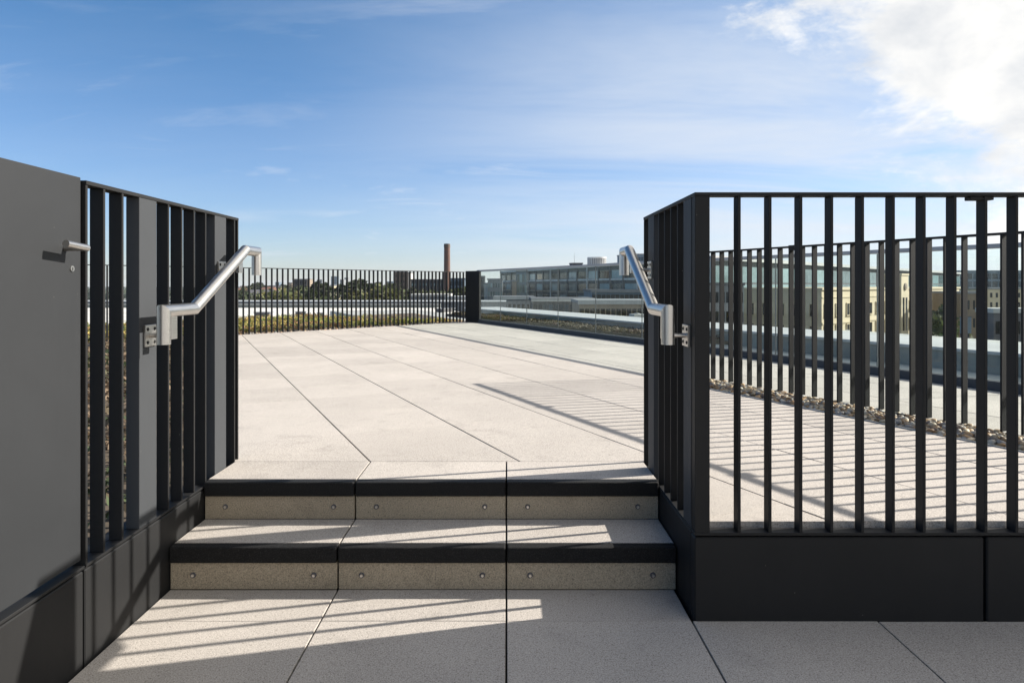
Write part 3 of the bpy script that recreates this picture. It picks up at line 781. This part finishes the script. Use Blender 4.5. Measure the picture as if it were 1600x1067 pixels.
# left facade: spandrels and windows
odd = {(r_, b_) for r_ in range(4) for b_ in range(20) if (r_*5+b_*3) % 7 < 3}; evn = {(r_, b_) for r_ in range(4) for b_ in range(20)} - odd
windows(OF, rel(P1), rel(P2), H-2.2, 4, 3.7, 20, 2.2, 0.84, M['win_dark'], skip=odd)
windows(OF, rel(P1), rel(P2), H-2.2, 4, 3.7, 20, 2.2, 0.84, M['win_pale'], skip=evn)
A_, B_ = Vector(rel(P1)), Vector(rel(P2)); L_ = (B_-A_).length
for k in range(21):
    p = A_+(B_-A_)*(k/20.0)
    put('mullion', MB().box(-0.28, 0.28, -0.35, -0.051, H-19, H-0.01).mesh('mullion', M['white_render'] if k % 4 == 0 else M['slate']), (p.x, p.y, 0), OF, math.atan2((B_-A_).y, (B_-A_).x), 0)
for k in range(5):
    p = A_; put('spandrel', MB().box(0, L_, -0.2, -0.055, H-3.9-3.7*k, H-3.35-3.7*k).mesh('spandrel', (M['white_render'], M['tan_clad'], M['brown_wall'], M['tan_clad'], M['grey_clad'])[k]), (p.x, p.y, 0), OF, math.atan2((B_-A_).y, (B_-A_).x), 0)
# right facade: curtain wall
windows(OF, rel(P2), rel(P3), H-2.9, 3, 3.9, 22, 3.5, 0.92, M['win_pale'], name='glazing')
p_ = at(900, 268); RP = empty('roof_plant_room', (p_.x, p_.y, ZRF+0.8), 0.2, 'dark plant room on the office roof left of the white drum', 'plant room')
wpl = 16*268/F
MB().box(-wpl/2, wpl/2, -2, 2, 0, 0.9).build('wall', M['dark_clad'], RP); MB().box(-wpl/2-.2, wpl/2+.2, -2.2, 2.2, 0.9005, 1.1).build('roof', M['slate'], RP)
RP.scale = (1, 1, 2.4)
p_ = at(897.5, 270); MA = tag(MB().cyl((0, 0, 0), (0, 0, 2.0), 0.07, 0.05, 8).cyl((0, 0, 2.0), (0, 0, 4.6), 0.045, 0.02, 8).box(-0.35, 0.35, -0.03, 0.03, 2.6, 2.66).build('mast', M['grey_clad']), 'thin aerial mast on the dark plant room', 'mast'); MA.location = (p_.x, p_.y, ZRF+0.8+2.65)
p_ = at(932.5, 262); rr = 14.5*262/F
DR = empty('roof_drum', (p_.x, p_.y, ZRF+0.8), 0, 'round white drum with vertical fins on the office roof', 'drum')
MB().cyl((0, 0, 0), (0, 0, 2.6), rr*0.93, rr*0.93, 36).build('wall', M['grey_clad'], DR)
MB().cyl((0, 0, 2.601), (0, 0, 2.9), rr*1.02, rr*1.02, 36).build('roof', M['white_metal'], DR)
DR.scale = (1, 1, 1.6)
fm = MB().box(-0.11, 0.11, -0.2, 0.2, 0, 2.6).mesh('fin', M['white_metal'])
for k in range(30):
    a = 2*pi*k/30; put('fin', fm, (rr*0.96*cos(a), rr*0.96*sin(a), 0), DR, a+pi/2, 0)
block(975, 1010, 398, 330, 20, M['blue_clad'], 'blue block showing above the office roof behind the right handrail', M['win_blue'], 3, 8, 3.6, 2.2, 0.8)
# low ranges in front of the office
block(772, 835, 467, 150, 14, M['grey_clad'], 'low white roofed range with windows behind the far glass panes', M['win_dark'], 2, 9, 3.0, 1.4, 0.6, cap=M['slate'], fascia=M['white_render'])
block(832, 930, 470, 135, 14, M['dark_clad'], 'low dark range with a pale roof edge behind the middle panes', M['win_blue'], 2, 12, 2.4, 1.5, 0.8, cap=M['slate'], fascia=M['white_render'])
block(925, 1012, 456, 150, 16, M['blue_clad'], 'navy glazed range with a pale roof slab behind the last open pane', M['win_dark'], 2, 12, 2.6, 2.0, 0.9, cap=M['slate'], fascia=M['grey_clad'])
block(905, 1020, 474, 110, 12, M['tan_clad'], 'low tan range with a row of dark windows before the navy range', M['win_dark'], 2, 14, 2.6, 1.5, 0.8, cap=M['grey_clad'], fascia=M['coping'])
block(749, 757, 433, 250, 10, M['dark_clad'], 'dark narrow block just right of the railing end panel', M['win_dark'], 4, 2, 3.0, 1.6, 0.6)
block(756.5, 762, 444, 240, 8, M['white_render'], 'white gable block beside the narrow dark block', None)
block(762, 785, 437.5, 230, 12, M['grey_clad'], 'grey block with white window bands left of the office', M['win_pale'], 4, 6, 2.9, 1.5, 0.6)
block(800, 807, 440, 205, 6, M['tan_clad'], 'pinkish lift tower in front of the office', None)
block(807.5, 824, 424.5, 208, 6, M['blue_clad'], 'green glazed stair block in front of the office', M['win_pale'], 5, 4, 3.2, 2.4, 0.8)
# -- limestone building with a tower
BY = 150
a0 = at(1284, 130, 453.5); b0 = at(1499, 188); a0.z = 0.05
dB = Vector((b0.x-a0.x, b0.y-a0.y)); wB = dB.length; HB = a0.z-GZ
LB = empty('stone_building', ((a0.x+b0.x)/2, (a0.y+b0.y)/2, GZ), math.atan2(dB.y, dB.x), 'sunny beige limestone building with paired windows and a raised entrance tower', 'building')
MB().box(-wB/2, wB/2, 0, 16, 0, HB).build('wall', M['limestone'], LB)
MB().box(-wB/2-0.25, wB/2+0.25, -0.25, 16.2, HB+0.0005, HB+0.45).build('cornice', M['limestone'], LB)
MB().box(-wB/2, wB/2, -0.16, -0.001, HB-6.6, HB-6.2).build('string_course', M['limestone'], LB)
MB().box(-wB/2, wB/2, -0.12, -0.001, HB-1.5, HB-1.3).build('string_course', M['limestone'], LB)
kx = (1409-791)/F; tt = (kx*a0.y-a0.x)/(dB.x-kx*dB.y); tx = wB*(tt-0.5)
nb_b = 17; bwB = wB/nb_b
sk = {(r_, b_) for r_ in range(3) for b_ in range(nb_b) if abs(-wB/2+bwB*(b_+0.5)-tx) < 3.0}
windows(LB, (-wB/2, 0), (wB/2, 0), HB-3.9, 3, 4.2, nb_b, 2.3, 0.56, M['win_dark'], skip=sk, frame=M['cream'])
windows(LB, (-wB/2, 16), (-wB/2, 0), HB-3.9, 3, 4.2, 5, 2.3, 0.42, M['win_dark'], frame=M['cream'])
tw = MB().box(tx-2.3, tx+2.3, -0.7, -0.0015, 0, HB+3.2).box(tx-2.5, tx+2.5, -0.85, 4, HB+3.2005, HB+3.6).box(tx-2.3, tx+2.3, 0.5, 3.9, HB+0.46, HB+3.2)
tw = tw.build('tower', M['limestone'], LB)
for sx in (-0.95, 0.95): MB().box(tx+sx-0.5, tx+sx+0.5, -0.76, -0.702, HB-9.5, HB-1.9).build('tall_window', M['win_dark'], tw)
MB().cyl((tx, -0.702, HB+0.6), (tx, -0.95, HB+0.6), 0.9, 0.8, 8).cyl((tx, -0.951, HB+0.6), (tx, -1.02, HB+0.6), 0.45, 0.4, 8).build('carved_panel', M['tan_clad'], tw)
block(1105, 1162, 446, 127, 8, M['grey_clad'], 'grey wing with dark ribbon windows below the glazed office', M['win_dark'], 4, 6, 3.6, 2.0, 0.75, cap=M['slate'])
block(1500, 1700, 424, 360, 20, M['far_blue'], 'long blue glazed block far off on the right', M['win_blue'], 2, 20, 4.2, 3.0, 0.85, cap=M['blue_clad'])
block(1500.5, 1535, 459, 152, 10, M['brown_wall'], 'brown stone wing right of the beige building', M['win_dark'], 2, 4, 4.0, 2.0, 0.35)
block(1536, 1640, 452, 230, 12, M['limestone'], 'distant beige block with small windows under the blue block', M['win_dark'], 3, 12, 3.2, 1.6, 0.4)
block(1553, 1700, 489, 75, 2.5, M['slate'], 'dark low shed with a pale roof edge at the far right', M['win_dark'], 1, 10, 2.6, 1.4, 0.6, cap=M['coping'])

HO = empty('hoarding', tuple(at(1509, 92)[:2])+(GZ,), 0.2, 'blank blue grey hoarding panel on posts right of the tree by the beige building', 'hoarding')
hb = at(1509, 92, 521).z-GZ
MB().box(-0.85, 0.85, -0.06, 0.06, hb, hb+2.2).build('panel', M['far_blue'], HO)
MB().box(-0.95, 0.95, -0.09, 0.09, hb+2.2005, hb+2.32).build('frame', M['dark_clad'], HO)
for sx in (-0.6, 0.6): MB().box(sx-0.07, sx+0.07, 0.061, 0.2, 0, hb+2.1).build('post', M['dark_clad'], HO)
# ---------------- air
hm = bpy.data.materials.new('haze_air'); hm.use_nodes = True; hm.node_tree.nodes.clear(); hg = NB(hm.node_tree)
hv = hg.n('ShaderNodeVolumePrincipled', {'Color': (0.86, 0.92, 1.0, 1), 'Density': 0.00006, 'Anisotropy': 0.2})
hg.n('ShaderNodeOutputMaterial', {1: hv.outputs[0]})
tag(MB().box(-6500, 6500, -400, 9200, -25.5, 46).build('haze', hm), kind='stuff')
# ---------------- trees
def tree_proto(name, h, w, n, pal, seed, label, conifer=False):
    random.seed(seed)
    r = empty(name, (0, 0, 0), 0, label, 'tree')
    mb = MB(); mb.cyl((0, 0, 0), (0.1, 0, h*0.45), h*0.03, h*0.018, 8)
    for k in range(6):
        a = k*1.05+random.random(); mb.cyl((0.1, 0, h*(0.28+0.03*k)), (cos(a)*w*0.3, sin(a)*w*0.3, h*(0.55+0.05*k)), h*0.012, h*0.004, 6)
    mb.build('trunk', M['bark'], r)
    mb = MB(); cols = []
    blobs = []
    for k in range(16):
        a = random.uniform(0, 6.28); zf = random.uniform(0.30, 0.95)
        prof = (1.05-zf)*0.62 if conifer else math.sqrt(max(0.05, 1-((zf-0.58)/0.46)**2))*0.40
        rr_ = prof*w*random.uniform(0.25, 1.0)
        blobs.append((Vector((cos(a)*rr_, sin(a)*rr_, zf*h)), w*random.uniform(0.12, 0.25)*(0.75 if conifer else 1), random.uniform(0.65, 1.35)))
    blobs.append((Vector((0, 0, h*0.96)), w*0.10, 1.0)); blobs.append((Vector((0, 0, h*0.6)), w*0.28, 0.9))
    for _ in range(n):
        c, br, k = random.choice(blobs)
        v = Vector((random.gauss(0, 1), random.gauss(0, 1), random.gauss(0, 1))).normalized()*br*random.uniform(0.5, 1.08)
        p = c+v
        L = random.uniform(0.022, 0.05)*h
        d1 = Vector((random.gauss(0, 1), random.gauss(0, 1), random.gauss(0, 0.6))).normalized(); d2 = d1.cross(Vector((random.gauss(0, 1), random.gauss(0, 1), random.gauss(0, 1)))).normalized()
        mb.add([p-d1*L, p+d2*L*0.6, p+d1*L, p-d2*L*0.6], [(0, 1, 2, 3)])
        q = random.choice(pal); kk = k*random.uniform(0.75, 1.25); cols.append(tuple(x*kk for x in q))
    o = mb.build('crown', M['leaf'], r); set_col(o, cols)
    return r
DKG = [(0.030, 0.045, 0.020), (0.040, 0.055, 0.022), (0.045, 0.050, 0.025)]
MDG = [(0.055, 0.080, 0.028), (0.075, 0.095, 0.035), (0.065, 0.075, 0.03)]
YLG = [(0.10, 0.11, 0.035), (0.13, 0.12, 0.04), (0.085, 0.10, 0.035)]
protos = [tree_proto('broadleaf_tree', 14, 10, 1500, DKG, 1, 'dark green broadleaf tree in the city beyond the far railing'),
          tree_proto('broadleaf_tree', 13, 11, 1500, MDG, 2, 'mid green bushy tree in the city beyond the far railing'),
          tree_proto('broadleaf_tree', 11, 10, 1300, YLG, 3, 'yellowish green tree in the city beyond the far railing'),
          tree_proto('poplar_tree', 18, 6.5, 1300, DKG, 4, 'tall narrow dark tree in the city beyond the far railing', True)]
used = [False]*4
def place(kind, px, pytop, Y, label=None, wide=1.0, group='trees between the far railing and the skyline'):
    p = at(px, Y, pytop); h = (14, 13, 11, 18)[kind]; hh = max(4.0, p.z-GZ)
    base = GZ
    if hh > 22: base = p.z-22*random.uniform(0.85, 1.0); hh = p.z-base
    s = hh/h; sw = s*wide
    rz = random.uniform(0, 6.28)
    if not used[kind]:
        used[kind] = True; o = protos[kind]; o.location = (p.x, Y, base); o.rotation_euler = (0, 0, rz); o.scale = (sw, sw, s); o['group'] = group
        if label: o['label'] = label
    else: o = copy_tree(protos[kind], (p.x, Y, base), rz, (sw, sw, s), label, group)
    return o
random.seed(21)
for kind, px, py, Y in ((3, 491, 444, 260), (3, 496, 440, 255), (0, 503, 447, 250), (3, 508, 442, 270), (0, 512, 450, 240), (0, 549, 443, 210), (3, 556, 438, 215), (3, 562, 437, 220),
                        (0, 568, 441, 205), (3, 575, 444, 230), (0, 583, 447, 215), (3, 590, 441, 225), (1, 596, 449, 230), (1, 604, 452, 220), (1, 610, 446, 240), (2, 600, 456, 180),
                        (1, 470, 450, 250), (1, 476, 452, 240), (2, 428, 462, 220), (2, 434, 464, 210), (1, 418, 460, 260), (1, 408, 461, 300), (2, 440, 462, 230), (1, 448, 456, 260),
                        (0, 395, 444, 700), (0, 402, 442, 720), (0, 409, 443, 710), (0, 389, 447, 690), (0, 416, 446, 730), (0, 440, 445, 760), (0, 446, 446, 740), (1, 380, 450, 480),
                        (1, 375, 455, 430), (1, 388, 458, 420), (0, 455, 452, 420), (0, 538, 452, 300), (1, 526, 456, 350), (0, 645, 452, 280), (1, 725, 452, 240), (1, 715, 455, 240),
                        (1, 660, 458, 200), (1, 675, 457, 200), (2, 545, 462, 200), (1, 487, 456, 230)):
    place(kind, px, py, Y)
place(0, 1475, 484, 118, 'dark leafy tree in front of the beige limestone building', 0.62, 'trees by the limestone building')
place(1, 1463, 500, 112, 'smaller green tree left of the dark leafy tree by the limestone building', 0.6, 'trees by the limestone building')
place(1, 1235, 470, 140, 'green tree in front of the shaded flank of the limestone building', 0.5, 'trees by the limestone building')
# small houses among the trees
random.seed(5)
kinds = [('white_render', 'small white rendered house on the city slope beyond the far railing', 'slate'), ('brick_brown', 'small brown brick house on the city slope beyond the far railing', 'tile'),
         ('cream', 'small cream house on the city slope beyond the far railing', 'slate'), ('grey_clad', 'small grey house on the city slope beyond the far railing', 'slate')]
for i in range(60):
    px = random.uniform(368, 470) if i < 36 else random.uniform(470, 640)
    Y = random.uniform(330, 900); py = 445+ (random.uniform(9, 24) if Y < 600 else random.uniform(5, 12))
    k = random.randrange(4); w = random.uniform(7, 15)*F/Y
    block(px-w/2, px+w/2, py, Y, random.uniform(7, 11), M[kinds[k][0]], kinds[k][1], M['win_dark'] if i % 3 == 0 else None, 2, 3, 3, 1.3, 0.45, 'house', 'houses on the city slope', 'pitched' if random.random() < 0.7 else 'flat', 'house', random.uniform(-0.4, 0.4), M[kinds[k][2]])
# far belt of trees along the horizon
random.seed(9)
pts = []
mb = MB(); cols = []
for _ in range(5200):
    Y = random.uniform(900, 3200); X = random.uniform(-0.75, 0.95)*Y
    hgt = 10+9*noise.noise(Vector((X*0.004, Y*0.004, 0)))+random.uniform(-3, 6)
    for q in range(4):
        c = Vector((X+random.gauss(0, 6), Y+random.gauss(0, 6), GZ+hgt*random.random()))
        L = random.uniform(2.5, 6)
        d1 = Vector((random.gauss(0, 1), random.gauss(0, 0.5), random.gauss(0, 0.6))).normalized(); d2 = d1.cross(Vector((random.gauss(0, 1), random.gauss(0, 1), random.gauss(0, 1)))).normalized()
        mb.add([c-d1*L, c+d2*L*0.7, c+d1*L, c-d2*L*0.7], [(0, 1, 2, 3)])
        k = random.uniform(0.7, 1.3); cols.append((0.05*k, 0.065*k, 0.04*k))
o = mb.build('far_wood', M['leaf']); set_col(o, cols); tag(o, 'far belt of dark trees along the horizon', 'trees', kind='stuff')
